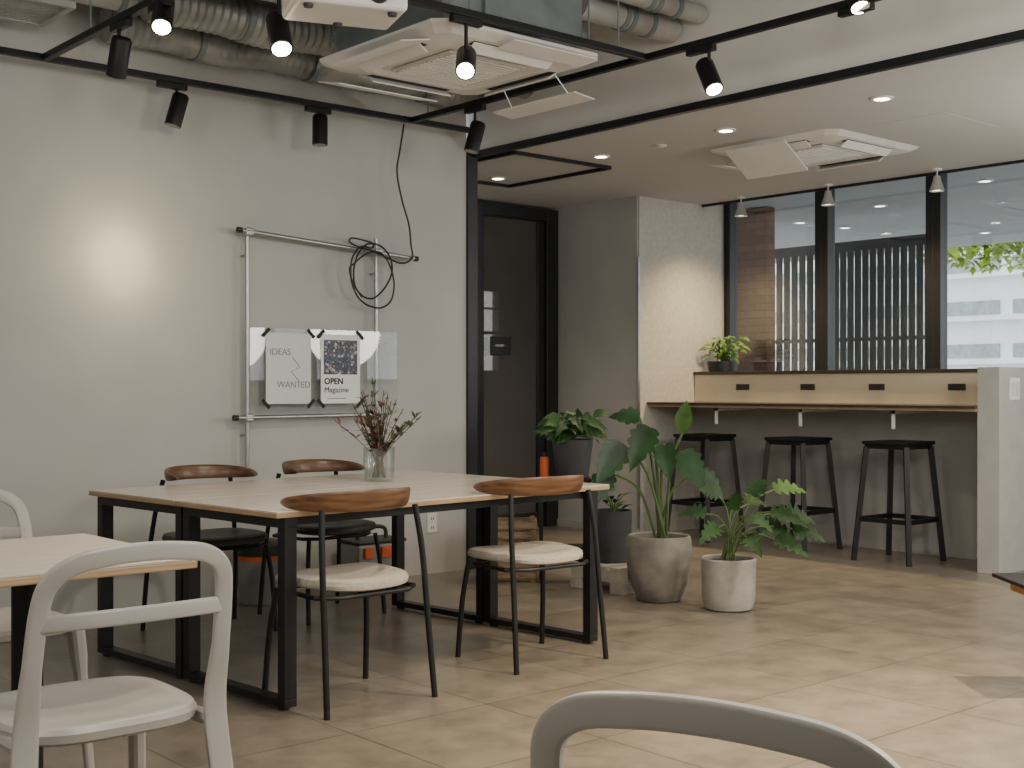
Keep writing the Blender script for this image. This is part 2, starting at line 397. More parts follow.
sw = thing('switch_plate','white switch plate on the pale end panel of the bar','switch',(q.x,3.966,q.z))
MB().cbox((0,0,0),(.12,.008,.14)).build('plate', M['white'], sw, False, .002)
for k in (-1,1): MB().cbox((.028*k,-.006,0),(.035,.006,.09)).build('rocker', M['offwhite'], sw, False, .001)
def stool(loc, label):
    t = thing('bar_stool', label, 'bar stool', loc, 0, 'black bar stools along the bar')
    MB().cbox((0,0,.795),(.345,.345,.022)).build('seat', M['black'], t, False, .004, seg=2)
    MB().cbox((0,0,.77),(.32,.32,.03)).build('seat_frame', M['black'], t, False, .004)
    for a in (-1,1):
        for b in (-1,1):
            MB().tube([(a*.21,b*.21,0),(a*.15,b*.15,.77)],.023,4).build('leg', M['black'], t, False)
    k = .185
    m = MB()
    for a in (-1,1):
        m.cbox((a*k,0,.28),(.025,2*k,.03)); m.cbox((0,a*k,.28),(2*k,.025,.03))
    m.build('footrest', M['black'], t, False)
    return t
st = stool((7.58,4.76,0),'black square metal bar stool nearest the pale end panel of the bar')
dup(st,(7.58,5.58,0),0,'black square metal bar stool in the middle of three')
dup(st,(7.56,6.44,0),0,'black square metal bar stool nearest the wall corner, behind the plants')
# ================================================================ DINING TABLES
def dtable(loc, rz, label):
    t = thing('dining_table', label, 'table', loc, rz, 'two long tables pushed together')
    MB().box(-.92,.92,-.35,.35,.699,.717).build('tabletop', M['edge'], t, False, .002)
    MB().box(-.918,-.001,-.348,.348,.717,.722).build('top_surface', M['laminate'], t, False, .001)
    MB().box(.001,.918,-.348,.348,.717,.722).build('top_surface', M['laminate'], t, False, .001)
    MB().box(-.81,.81,-.31,-.28,.665,.699).build('underframe', M['black'], t, False)
    MB().box(-.81,.81,.28,.31,.665,.699).build('underframe', M['black'], t, False)
    for a in (-1,1):
        x = a*.835-.02
        f = MB().box(x-.027,x+.027,-.345,.345,.012,.040).build('sled_bar', M['black'], t, False, .002)
        MB().box(x-.027,x+.027,-.345,.345,.66,.699).build('top_bar', M['black'], t, False, .002)
        for b in (-1,1):
            MB().box(x-.027,x+.027,b*.323-.022,b*.323+.022,.04,.66).build('leg', M['black'], t, False, .002)
            MB().lathe([(0,0),(.022,0),(.022,.012),(0,.012)],(x,b*.3,0),12).build('foot', M['blackp'], f)
    return t
th = math.radians(4.5); c0 = Vector((3.20,4.75))
nrm = Vector((-math.sin(th), math.cos(th)))
pa = c0-nrm*.352; pb = c0+nrm*.352
dt = dtable((pa.x,pa.y,0), th, 'long table with pale top and black sled legs, the one nearer the viewer')
dup(dt,(pb.x,pb.y,0), th, 'long table with pale top, the one nearer the wall, holding the flower vase')
# ---------------------------------------------------------------- wooden-back chairs
def woodchair(loc, rz, label, seatm, backm, bw=1.0):
    t = thing('dining_chair', label, 'chair', loc, rz, 'black framed chairs with curved wooden backs')
    def fx(a):
        c, s = math.cos(a), math.sin(a); e = .62
        x = math.copysign(abs(c)**e, c)*.225; y = math.copysign(abs(s)**e, s)*.215
        x *= 1+.10*(y/.215)
        return (x, y, .012*(abs(x)/.225)**2)
    MB().pad(fx,[(0,.425),(.9,.425),(.985,.432),(1,.445),(.97,.46),(.88,.468),(.6,.464),(.3,.458),(0,.456)]).build('seat', seatm, t)
    for s in (-1,1):
        MB().tube(catmull([(s*.235,.19,0),(s*.225,.17,.25),(s*.205,.15,.415)],4),.0115).build('leg', M['black'], t)
        MB().tube(catmull([(s*.245,-.235,0),(s*.235,-.205,.3),(s*.228*(1+bw)/2,-.18,.55),(s*.212*bw,-.155,.725)],4),.0115).build('leg', M['black'], t)
    m = MB()
    loop = [(-.208,.155,.412),(.208,.155,.412),(.228,-.19,.412),(-.228,-.19,.412)]
    lp4 = []
    for i in range(4):
        a0, b0 = Vector(loop[i]), Vector(loop[(i+1)%4])
        for k in range(1,6): lp4.append(a0.lerp(b0,k/6))
    m.tube(lp4,.009,8,closed=True).build('seat_frame', M['black'], t)
    N = 36; m = MB(); rings = []
    pv = []
    for i in range(N+1):
        u = i/N*2-1; a = math.radians(u*108)
        pv.append(Vector((.255*bw*math.sin(a), -.005-.185*math.cos(a), .745+.010*(1-u*u))))
    for i, p_ in enumerate(pv):
        u = abs(i/N*2-1)
        tn = (pv[min(i+1,N)]-pv[max(i-1,0)]); tn.z = 0; tn.normalize(); rad = Vector((tn.y,-tn.x,0))
        hh = (.011+.030*max(0,1-u**2.4))*(1 if bw == 1 else .85); hh *= 1 if u < .96 else .7; th_ = .0105
        ring = []
        for k in range(14):
            an = 2*PI*k/14; ca, sa = math.cos(an), math.sin(an)
            ring.append(m.bm.verts.new(p_ + rad*(th_*math.copysign(abs(ca)**.8,ca)+.22*hh*sa) + Vector((0,0,hh*math.copysign(abs(sa)**.8,sa)))))
        rings.append(ring)
    m._skin(rings,14); m.bm.faces.new(rings[0][::-1]); m.bm.faces.new(rings[-1])
    m.build('backrest', backm, t)
    return t
ch = woodchair((2.67,4.04,0), math.radians(2), 'cream seated chair with curved brown wood back, by the table end nearest the viewer', M['cream'], M['wood'])
dup(ch,(3.655,4.11,0), math.radians(-3), 'cream seated chair with curved brown wood back, at the table end nearest the potted plants')
cd = woodchair((2.90,5.53,0), PI, 'black seated chair with dark wood back, far side of the tables, the left one', M['blackfab'], M['woodd'], .84)
dup(cd,(3.56,5.57,0), PI+.05, 'black seated chair with dark wood back, far side of the tables, below the poster frame')
# ---------------------------------------------------------------- grey plastic chairs
def greychair(loc, rz, label):
    t = thing('plastic_chair', label, 'chair', loc, rz, 'grey one-piece plastic chairs')
    def fx(a):
        c, s = math.cos(a), math.sin(a); e = .55
        x = math.copysign(abs(c)**e, c)*.22; y = math.copysign(abs(s)**e, s)*.22
        return (x*(1+.05*y/.22), y, 0)
    MB().pad(fx,[(0,.42),(.90,.42),(.985,.43),(1,.448),(.97,.459),(.9,.462),(.8,.457),(.4,.446),(0,.443)]).build('seat', M['chairgrey'], t)
    hoop = catmull([(-.245,-.275,0),(-.226,-.228,.25),(-.212,-.205,.45),(-.210,-.235,.60),(-.204,-.260,.72),(-.189,-.278,.778),(-.145,-.294,.811),(-.075,-.304,.824),(0,-.307,.828),
                    (.075,-.304,.824),(.145,-.294,.811),(.189,-.278,.778),(.204,-.260,.72),(.210,-.235,.60),(.212,-.205,.45),(.226,-.228,.25),(.245,-.275,0)],6)
    m = len(hoop); fl = []; rr = []
    for i in range(m):
        u = abs(i/(m-1)*2-1)
        fl.append(2.5 if u < .62 else 2.5+1.0*math.sin(PI*(u-.62)/.38)); rr.append(.0080)
    MB().tube(hoop,rr,16,ref=(0,1,.05),flat=fl,power=.45).build('back_frame', M['chairgrey'], t)
    MB().tube(catmull([(-.203,-.252,.69),(-.12,-.279,.694),(0,-.289,.695),(.12,-.279,.694),(.203,-.252,.69)],5),.0065,14,ref=(0,1,0),flat=2.7,power=.45).build('back_rail', M['chairgrey'], t)
    for s in (-1,1):
        MB().tube(catmull([(s*.225,.225,0),(s*.212,.20,.25),(s*.20,.18,.435)],4),[.014]*3+[.018]*3+[.023]*3,10,flat=1.3,power=.7).build('leg', M['chairgrey'], t)
        MB().tube([(s*.2,.17,.418),(s*.205,-.2,.425)],.018,8).build('seat_rail', M['chairgrey'], t)
    return t
gc = greychair((1.155,2.80,0), 0, 'grey plastic chair with open hoop back, drawn up to the small cafe table')
ga = math.radians(19)
bc = Fv*1.325+Rv*.197
dup(gc,(bc.x+.3*math.cos(ga),bc.y+.3*math.sin(ga),0), ga-PI/2, 'grey plastic chair closest to the viewer, only its top rail in the picture')
dup(gc,(1.33,3.97,0), PI, 'grey plastic chair on the far side of the small cafe table')
ct = thing('cafe_table','small square cafe table with wood top and black column leg at left','table',(1.18,3.39,0))
MB().box(-.365,.365,-.365,.365,.70,.721).build('tabletop', M['edge'], ct, False, .004)
MB().box(-.363,.363,-.363,.363,.721,.727).build('top_surface', M['cafetop'], ct, False, .001)
MB().box(-.2,.2,-.2,.2,.685,.70).build('top_bracket', M['black'], ct, False)
MB().tube([(0.05,-.02,.02),(0.05,-.02,.685)],.04,20).build('column', M['black'], ct)
MB().lathe([(0,0),(.24,0),(.24,.012),(.06,.03),(0,.03)],(.05,-.02,0),n=32).build('base', M['black'], ct)
q = onz(1004,578,.45)
et = thing('side_table','low table end with black top and orange wood underneath at right picture edge','table',(q.x+.34*Rv.x,q.y+.34*Rv.y,0), math.atan2(Rv.y,Rv.x))
MB().cbox((0,0,.44),(.66,.3,.015)).build('tabletop', M['black'], et, False, .003)
MB().cbox((.03,0,.408),(.60,.24,.045)).build('apron', mat('orange_wood',(.55,.24,.09),.5,noise=.15), et, False, .003)
for a in (-1,1):
    for b in (-1,1): MB().cbox((a*.16+.12,b*.09,.19),(.035,.035,.38)).build('leg', M['black'], et, False)
# ================================================================ WALL FRAME WITH POSTERS
YF = YW-.06
def wp(px,py,Y=YF): return ony(px,py,Y)
pf = thing('pipe_frame','slim steel pipe frame with black end caps standing off the pale wall','pipe frame',(0,YF,0))
a = wp(247,230); b = wp(247,474); c = wp(376,240); d = wp(376,440)
MB().tube([(a.x,0,2.05),(a.x,0,.68)],.013).build('upright', M['chrome'], pf)
MB().tube([(c.x,0,2.06),(c.x,0,.86)],.013).build('upright', M['chrome'], pf)
e = wp(237,233); g = wp(413,262)
MB().tube([(e.x,-.028,2.035),(g.x,-.028,1.955)],.013).build('cross_pipe', M['chrome'], pf)
e2 = wp(233,415); g2 = wp(373,412)
MB().tube([(e2.x,-.028,1.0),(g2.x,-.028,1.005)],.013).build('cross_pipe', M['chrome'], pf)
for (x,z) in ((e.x,2.035),(g.x,1.955),(e2.x,1.0),(g2.x,1.005)):
    MB().tube([(x-.014,-.028,z),(x+.014,-.028,z)],.016).build('end_cap', M['blackp'], pf)
for (x,z) in ((a.x,2.03),(c.x,1.975),(a.x,1.0),(c.x,1.005)):
    MB().cbox((x,-.014,z),(.05,.05,.045)).build('clamp', M['chrome'], pf, False, .008)
for (x,z) in ((a.x,1.9),(a.x,.9),(c.x,1.85),(c.x,.95)):
    MB().tube([(x,0,z),(x,.06,z)],.008).build('wall_mount', M['chrome'], pf)
YP = YF-.03
a = wp(250,330,YP); b = wp(397,412,YP)
zt, zb = 1.50, 1.02
ab = thing('acrylic_board','clear acrylic sheet resting in the pipe frame holding two taped posters','display board',((a.x+b.x)/2,YP,(zt+zb)/2))
MB().cbox((0,0,0),(b.x-a.x,.006,zt-zb)).build('sheet', M['acrylic'], ab, False)
def poster(px0,px1,label,m):
    l, r = wp(px0,340,YP-.006), wp(px1,340,YP-.006)
    t = thing('poster', label, 'poster', ((l.x+r.x)/2, YP-.0042, 1.275), 0, 'taped posters on the clear board')
    w = r.x-l.x; h = .40
    MB().cbox((0,0,0),(w,.002,h)).build('sheet', m, t, False)
    for s in (-1,1):
        for u in (-1,1):
            MB().cbox((s*w*.5,-.002,u*h*.5),(.065,.0015,.02),(0,s*u*PI/4,0)).build('tape', M['ink'], t, False)
    return t, w, h
t, w, h = poster(266,311,'pale blue grey poster reading IDEAS WANTED',M['paper'])
text('IDEAS', .052, (-w*.42,-.002,h*.19), M['inkgrey'], t)
text('WANTED', .050, (-w*.26,-.002,-h*.27), M['inkgrey'], t)
MB().tube([(w*.08,-.002,h*.16),(w*.25,-.002,h*.02),(w*.05,-.002,-h*.04),(w*.22,-.002,-h*.17)],.0025,6).build('curved_line', M['inkgrey'], t)
t, w, h = poster(321,360,'white poster with dark night photo above the words OPEN Magazine', M['paper2'])
MB().cbox((0,-.0015,h*.17),(w*.86,.001,h*.50)).build('photo_print', M['photo'], t, False)
text('OPEN', .050, (-w*.42,-.0025,-h*.22), M['ink'], t, bold=.0012)
text('Magazine', .046, (-w*.42,-.0025,-h*.34), M['ink'], t)
MB().cbox((-w*.1,-.002,-h*.43),(.13,.001,.004)).build('small_print', M['inkgrey'], t, False)
q = ony(432,523,YW-.004)
ot = thing('wall_outlet','white double power outlet low on the pale wall','outlet',(q.x,YW-.004,q.z))
MB().cbox((0,0,0),(.075,.008,.12)).build('plate', M['white'], ot, False, .002)
for z in (-.028,.028):
    for x in (-.008,.008): MB().cbox((x,-.005,z),(.004,.003,.016)).build('slot', M['dark'], ot, False)
# ================================================================ CABLE
YC = 6.13
P = lambda px,py,Y=YC: ony(px,py,Y)
pts = [P(404,124),P(400,150),P(397,172),P(402,200),P(409,225),P(411,245),P(412,258,YF-.05),P(400,263,YF-.06),P(375,252,YF-.07),P(352,244,YF-.07),P(352,238,YF-.07),P(372,243,YF-.06)]
cc = P(371,275,YF-.07)
for k in range(30):
    an = PI/2 + k*2*PI/12
    R = .145+.02*math.sin(k*.9)
    pts.append(Vector((cc.x+R*math.cos(an)*(.95+.05*math.sin(k)), YF-.075-.004*math.sin(k*.5)-.001*(k%12), cc.z-.03+.01*math.sin(k*1.3)+R*1.3*math.sin(an)*(1 if k<15 else .85)+( .0 if k<15 else .05))))
cb = MB().tube(catmull(pts,5),.0055,7).build('power_cable', M['blackp'], None); tag(cb,'black cable dropping from the ceiling track and coiled over the pipe frame','cable')
# ================================================================ VASE AND FLOWERS
q = onz(379,481,.722); vx, vy = q.x, q.y
vs = thing('glass_vase','clear glass vase with water on the far table','vase',(vx,vy,.722))
MB().lathe([(0,0),(.066,0),(.072,.01),(.077,.16),(.074,.16),(.069,.014),(0,.012)],n=32).build('glass_body', M['vase'], vs)
MB().lathe([(0,.015),(.067,.015),(.069,.06),(0,.06)],n=32).build('water', glassmat('water',(.90,.93,.92),.08), vs)
random.seed(11)
fl = thing('dried_flowers','bunch of dried brown twigs and small faded blooms in the glass vase','flowers',(vx,vy,.737))
tw, fb, gl_ = MB(), MB(), MB()
for i in range(40):
    az = random.uniform(0,2*PI); sp = random.uniform(.02,.16); hh = random.uniform(.22,.42)
    if i < 8: sp = .21; hh = random.uniform(.24,.32)
    if i == 9: hh = .48; sp = .04
    b0 = Vector((math.cos(az+2)*.03, math.sin(az+2)*.03, .0)); tip = Vector((math.cos(az)*sp-.01, math.sin(az)*sp, hh))
    mid = b0.lerp(tip,.45); mid.x *= .5; mid.y *= .5
    l = catmull([b0,mid,tip],5); tw.tube(l,.002,5)
    for k in range(9):
        u = random.uniform(.5,1); pp = l[min(int(u*10),10)]
        (fb if i%2 == 0 else gl_).leaf(pp,(random.uniform(-1,1),random.uniform(-1,1),random.uniform(0,1)),random.uniform(.02,.06),.009,.1,seg=3)
tw.build('stems', M['twig'], fl); fb.build('blooms', M['flower'], fl, fixn=False); gl_.build('dry_leaves', M['dryleaf'], fl, fixn=False)
# ================================================================ POTTED PLANTS
def pot(t, prof, m, soil_r, soil_z):
    MB().lathe(prof,n=40).build('pot', m, t)
    MB().lathe([(0,soil_z-.01),(soil_r,soil_z-.01),(soil_r,soil_z),(0,soil_z+.008)],n=24).build('soil', M['soil'], t)
def stemleaf(stm, lf, z0, tip, L, W, d, droop=.5, lobes=0, r=.006, base=(0,0), bend=.08, face=None, depth=.72):
    b0 = Vector((base[0],base[1],z0)); tip = Vector(tip); mid = b0.lerp(tip,.55); mid.x *= .7; mid.y *= .7; mid.z += bend
    stm.tube(catmull([b0,mid,tip],5),r,6); lf.leaf(tip,d,L,W,droop,lobes,face=face,depth=depth)
R3 = Vector((Rv.x,Rv.y,0)); F3 = Vector((Fv.x,Fv.y,0))
def at(l,dp,z):
    v = R3*l+F3*dp; return Vector((v.x,v.y,z))
bigp = thing('potted_plant','large plant with tall broad leaves in a round concrete pot on the floor','potted plant',(5.18,4.74,0))
pot(bigp,[(0,0),(.105,0),(.12,.008),(.158,.10),(.177,.20),(.182,.27),(.174,.35),(.166,.358),(.158,.35),(.155,.29),(0,.29)],M['concrete'],.154,.32)
stm, lf, lf2 = MB(), MB(), MB()
random.seed(3)
big = [(-.05,-.03,.95,.25,.09,-.5,-.3,-.85,5),(-.20,-.02,.86,.25,.09,-.7,-.2,-.9,5),(.13,.0,.92,.21,.05,.12,.05,1,0),(.12,-.06,.82,.24,.08,.5,-.4,-.85,5),
       (-.27,.04,.70,.21,.075,-.6,-.3,-.9,4),(.22,.02,.70,.18,.065,.8,-.3,-.7,4),(-.10,.05,1.0,.18,.06,-.6,.1,.1,4),(.02,-.08,.86,.2,.07,.1,-.5,-.9,4)]
for i,(l,dp,z,L,W,a,b,c_,lo) in enumerate(big):
    dv = R3*a+F3*b+Vector((0,0,c_))
    fc = -F3*1.0+Vector((0,0,.55))+R3*random.uniform(-.4,.4)
    stemleaf(stm, lf2 if i in (2,) else lf, .315, at(l,dp,z), L, W, dv, .15, lo, .0075, (random.uniform(-.05,.05),random.uniform(-.05,.05)), face=fc, depth=.38)
stm.build('stems', M['stem'], bigp); lf.build('leaves', M['leafd'], bigp, fixn=False); lf2.build('young_leaf', M['leaf2'], bigp, fixn=False)
lob = thing('potted_plant','spreading plant with deeply lobed leaves in a pale round pot on the floor','potted plant',(5.25,4.31,0))
pot(lob,[(0,0),(.110,0),(.124,.008),(.138,.06),(.142,.16),(.144,.265),(.138,.272),(.132,.265),(.134,.235),(0,.235)],M['palepot'],.132,.25)
random.seed(5); stm, lf, lf2 = MB(), MB(), MB()
spec = [(.28,.0,.50,1,0,.1),(.20,-.1,.52,.8,-.3,0),(.26,.1,.62,1,.2,.3),(.08,-.12,.50,.4,-.6,0),(-.07,-.1,.44,-.5,-.6,0),(-.12,0,.50,-.8,0,.3),(.14,.16,.54,.5,.7,.3),
        (.22,-.12,.38,.9,-.5,-.1),(.06,-.2,.40,.2,-1,0),(-.06,-.04,.60,-.6,-.2,.5),(.12,0,.60,.5,0,.8),(.34,.02,.42,1,-.1,0),(.18,.05,.44,.6,-.4,0),(.02,.0,.52,.1,-.3,.9)]
for i,(l,dp,z,a,b,c_) in enumerate(spec):
    stemleaf(stm, lf2 if i in (2,) else lf, .245, at(l,dp,z), random.uniform(.15,.21), random.uniform(.055,.078), R3*a+F3*b+Vector((0,0,c_)), .4, 5, .005, (random.uniform(-.04,.04),random.uniform(-.04,.04)), face=-F3*1.3+Vector((0,0,1))+R3*random.uniform(-.4,.4), depth=.85)
stm.build('stems', M['stem'], lob); lf.build('leaves', M['leaff'], lob, fixn=False); lf2.build('young_leaves', M['leaf2'], lob, fixn=False)
rzs = math.atan2(Rv.y,Rv.x)
cs = thing('plant_stand','slim black metal stand carrying the dark pot behind the table end','plant stand',(5.29,5.57,0),rzs)
MB().box(-.19,.13,-.12,.12,.605,.62).build('top_board', M['black'], cs, False, .002)
for a in (-.17,.11):
    for b in (-.1,.1): MB().box(a-.009,a+.009,b-.009,b+.009,0,.605).build('leg', M['black'], cs, False)
MB().box(-.17,.11,-.1,.1,.20,.212).build('shelf', M['black'], cs, False)
pp0 = Vector((5.29,5.57,0))+R3*.02
dp1 = thing('potted_plant','bushy dark green plant in a tapered dark pot behind the table end','potted plant',(pp0.x,pp0.y,.62))
pot(dp1,[(0,0),(.085,0),(.095,.005),(.122,.205),(.125,.235),(.115,.235),(.108,.19),(0,.19)],M['darkpot'],.108,.21)
random.seed(9); stm, lf = MB(), MB()
for i in range(60):
    az = random.uniform(0,2*PI); sp = random.uniform(.01,.14); z = random.uniform(.24,.39)
    d = Vector((math.cos(az),math.sin(az),random.uniform(-.1,.8)))
    stemleaf(stm, lf, .21, (math.cos(az)*sp,math.sin(az)*sp,z), random.uniform(.11,.16), random.uniform(.032,.05), d, .6, 3 if i%2 else 0, .003, bend=.02, face=-F3*1.2+Vector((0,0,1)), depth=.4)
stm.build('stems', M['stem'], dp1); lf.build('leaves', M['leaf'], dp1, fixn=False)
pc = Vector((5.29,5.57,0))-R3*.15
oc = thing('spray_can','small orange can standing beside the dark pot on the stand','can',(pc.x,pc.y,.62))
MB().lathe([(0,0),(.028,0),(.028,.12),(.018,.13),(0,.13)],n=20).build('body', M['orange'], oc); MB().lathe([(0,.13),(.013,.13),(.013,.155),(0,.155)],n=14).build('cap', M['blackp'], oc)
bk = thing('slatted_crate','low slatted brown wooden crate on the floor behind the table legs','crate',(5.07,5.88,0),rzs)
for a in (-.15,.15):
    for b in (-.12,.12): MB().box(a-.015,a+.015,b-.015,b+.015,0,.37).build('post', M['wicker'], bk, False)
for k in range(6):
    z = .02+k*.06
    for b in (-.14,.14): MB().box(-.165,.165,b-.006,b+.006,z,z+.038).build('slat', M['wicker'], bk, False)
    for a in (-.17,.17): MB().box(a-.006,a+.006,-.134,.134,z,z+.038).build('slat', M['wicker'], bk, False)
MB().box(-.163,.163,-.133,.133,.005,.018).build('base', M['wicker'], bk, False)
pl = thing('wooden_pallet','pale low slatted pallet on the floor under the dark cylinder planter','pallet',(5.33,5.19,0))
for k in range(4): MB().box(-.20,.20,-.2+k*.107,-.2+k*.107+.08,.13,.15).build('top_slat', M['pallet'], pl, False, .002)
for k in (-1,0,1): MB().box(k*.165-.03,k*.165+.03,-.2,.2,.06,.13).build('bearer', M['pallet'], pl, False, .002)
for y in (-.16,.16): MB().box(-.20,.20,y-.04,y+.04,.0,.06).build('bottom_slat', M['pallet'], pl, False, .002)
dp2 = thing('potted_plant','upright grass-like sprigs in a dark cylinder planter on the pallet','potted plant',(5.32,5.23,.15))
pot(dp2,[(0,0),(.095,0),(.102,.006),(.112,.30),(.104,.30),(.102,.25),(0,.25)],M['darkpot'],.102,.27)
stm, lf = MB(), MB()
for i in range(14):
    az = random.uniform(0,2*PI); sp = random.uniform(.01,.07)
    stemleaf(stm, lf, .26, (math.cos(az)*sp,math.sin(az)*sp,random.uniform(.30,.38)), random.uniform(.08,.12), .02, (math.cos(az),math.sin(az),.9), .5, 0, .003, bend=.01)
stm.build('stems', M['stem'], dp2); lf.build('leaves', M['leafd'], dp2, fixn=False)
q = onx(720,371,8.14)
lp = thing('potted_plant','bright green plant in a shallow black pot on the bar ledge','potted plant',(8.13,q.y-.03,1.295))
pot(lp,[(0,0),(.10,0),(.11,.005),(.12,.085),(.112,.085),(.11,.07),(0,.07)],M['blackp'],.11,.076)
random.seed(21); stm, lf = MB(), MB()
for i in range(110):
    az = random.uniform(0,2*PI); sp = random.uniform(.01,.19); z = random.uniform(.11,.28)
    v = Vector((math.cos(az)*sp*.7,math.sin(az)*sp*(1.1 if math.sin(az)<0 else .9),z))
    stemleaf(stm, lf, .07, v, random.uniform(.05,.09), random.uniform(.008,.015), (math.cos(az),math.sin(az),random.uniform(-.3,.9)), .6, 0, .002, bend=.03, face=-F3*.8+Vector((0,0,1)))
stm.build('stems', M['stem'], lp); lf.build('leaves', M['leaf2'], lp, fixn=False)
# ================================================================ ITEMS BY THE WALL
q = onz(250,600,0)
bn = thing('waste_bin','round grey bin with narrow orange band and black lid by the pale wall','bin',(q.x,6.10,0))
MB().lathe([(0,0),(.11,0),(.115,.005),(.130,.24),(.122,.24),(.11,.02),(0,.02)],n=30).build('body', M['binm'], bn)
MB().lathe([(.130,.24),(.133,.24),(.134,.265),(.124,.265),(.122,.24)],n=30).build('orange_band', M['orange'], bn)
MB().lathe([(0,.265),(.136,.265),(.136,.32),(.10,.34),(0,.34)],n=30).build('lid', M['blackp'], bn)
q = onz(372,588,0)
tb = thing('tool_bag','grey and black tool bag with orange patches on the floor against the wall','bag',(q.x,6.12,0))
MB().box(-.17,.17,-.12,.12,0,.10).build('bag_base', M['blackp'], tb, False, .015)
MB().box(-.165,.165,-.11,.11,.10,.27).build('bag_side', M['binm'], tb, False, .015)
MB().box(-.17,.17,-.115,.115,.27,.29).build('zip_flap', M['blackp'], tb, False, .008)
for (x,w_) in ((-.10,.03),(.02,.035),(.12,.02)): MB().box(x-w_,x+w_,-.126,-.105,.19,.25).build('patch', M['orange'], tb, False, .003)
MB().tube(catmull([(-.10,0,.28),(-.08,0,.35),(.08,0,.35),(.10,0,.28)],5),.012).build('handle', M['blackp'], tb)
# ================================================================ CEILING: DUCTS
def duct(y,z,r,x0,x1,label,m,corr=False,name='duct'):
    t = thing(name, label, 'duct', (0,y,z))
    if corr:
        n = int((x1-x0)/.022); pts = [(x0+(x1-x0)*i/n,0,.010*math.sin(i*.16)) for i in range(n+1)]; rs = [r*(1 if i%2 else .92)*(1+.03*math.sin(i*.27)) for i in range(n+1)]
        MB().tube(pts,rs,20,ref=(0,0,1),flat=1.12).build('hose', m, t)
    else: MB().tube([(x0,0,0),(x1,0,0)],r,24).build('pipe', m, t)
    for x in (x0+.5, (x0+x1)/2, x1-.4):
        MB().tube([(x-.015,0,0),(x+.015,0,0)],r+.006,24,ref=(0,0,1),flat=1.12 if corr else 1).build('band', M['galv'], t)
        MB().tube([(x,0,r),(x,0,HC-z)],.005,6).build('hanger', M['galv'], t)
    return t
duct(6.19,3.00,.095,2.65,5.05,'wrapped silvery duct running along the wall top',M['duct'],True)
duct(5.95,3.08,.07,.2,5.05,'slim grey pipe second from the wall under the ceiling',M['duct2'])
duct(5.70,3.01,.105,2.65,5.05,'thick wrapped grey duct third from the wall under the ceiling',M['duct'],True)
duct(5.42,3.10,.06,.2,5.05,'thin pale pipe just left of the large air conditioner body',M['duct2'])
duct(5.16,3.06,.11,1.9,3.2,'wrapped grey duct ending at the large air conditioner',M['duct'],True)
duct(4.84,3.12,.10,.2,3.2,'thick insulated pipe at the upper left corner of the picture',M['duct2'])
duct(4.42,3.14,.05,4.45,5.15,'short pale pipe between the air conditioner and the beam',M['duct2'])
duct(4.62,3.10,.07,4.45,5.15,'short fat pale pipe ending at the beam',M['duct2'])
q = onz(16,10,2.90)
gr = thing('air_grille','square slatted air grille at the upper left picture corner','air grille',(q.x,q.y,2.90))
MB().box(-.2,.2,-.2,-.17,0,.03).box(-.2,.2,.17,.2,0,.03).box(-.2,-.17,-.17,.17,0,.03).box(.17,.2,-.17,.17,0,.03).build('frame', M['duct2'], gr, False)
MB().box(-.17,.17,-.17,.17,.03,.08).build('neck', M['dark'], gr, False)
m = MB()
for k in range(11): m.cbox((0,-.155+k*.031,.012),(.34,.012,.012))
m.build('slats', M['duct2'], gr, False)
# ================================================================ TRACKS
ZT = 2.74; YA, XB, YCc, XD = 6.1, 4.5, 4.2, 2.31
def track(p0,p1,label,z=ZT,name='lighting_track'):
    p0 = Vector(p0); p1 = Vector(p1); t = thing(name,label,'lighting track',(p0.x,p0.y,z))
    v = p1-p0
    w = .0175
    if abs(v.x) > abs(v.y): MB().box(min(0,v.x),max(0,v.x),-w,w,0,.032).build('rail', M['black'], t, False, .003)
    else: MB().box(-w,w,min(0,v.y),max(0,v.y),0,.032).build('rail', M['black'], t, False, .003)
    for k in (.08,.5,.92):
        MB().tube([(v.x*k,v.y*k,.03),(v.x*k,v.y*k,HC-z)],.005,6).build('hanger_rod', M['galv'], t)
    return t
track((.3,YA),(5.0,YA),'black lighting track parallel to the long pale wall')
track((XB,-1),(XB,YA-.02),'black lighting track parallel to the beam, right of the air conditioner')
track((XD+.02,YCc),(XB-.02,YCc),'black lighting track running below the projector and air conditioner')
track((XD,-.5),(XD,YA-.02),'black lighting track at left running toward the viewer')
x0,x1,y0,y1 = 5.33,6.2,6.12,7.18; z0 = LC-.022
t = thing('ceiling_track_rectangle','thin black rectangular track on the low ceiling beside the dark door','lighting track',(0,0,0))
for bx in ((x0,x1,y0-.012,y0+.012),(x0,x1,y1-.012,y1+.012),(x0-.012,x0+.012,y0,y1),(x1-.012,x1+.012,y0,y1)):
    MB().box(*bx,z0,LC).build('rail', M['black'], t, False)
V = Vector
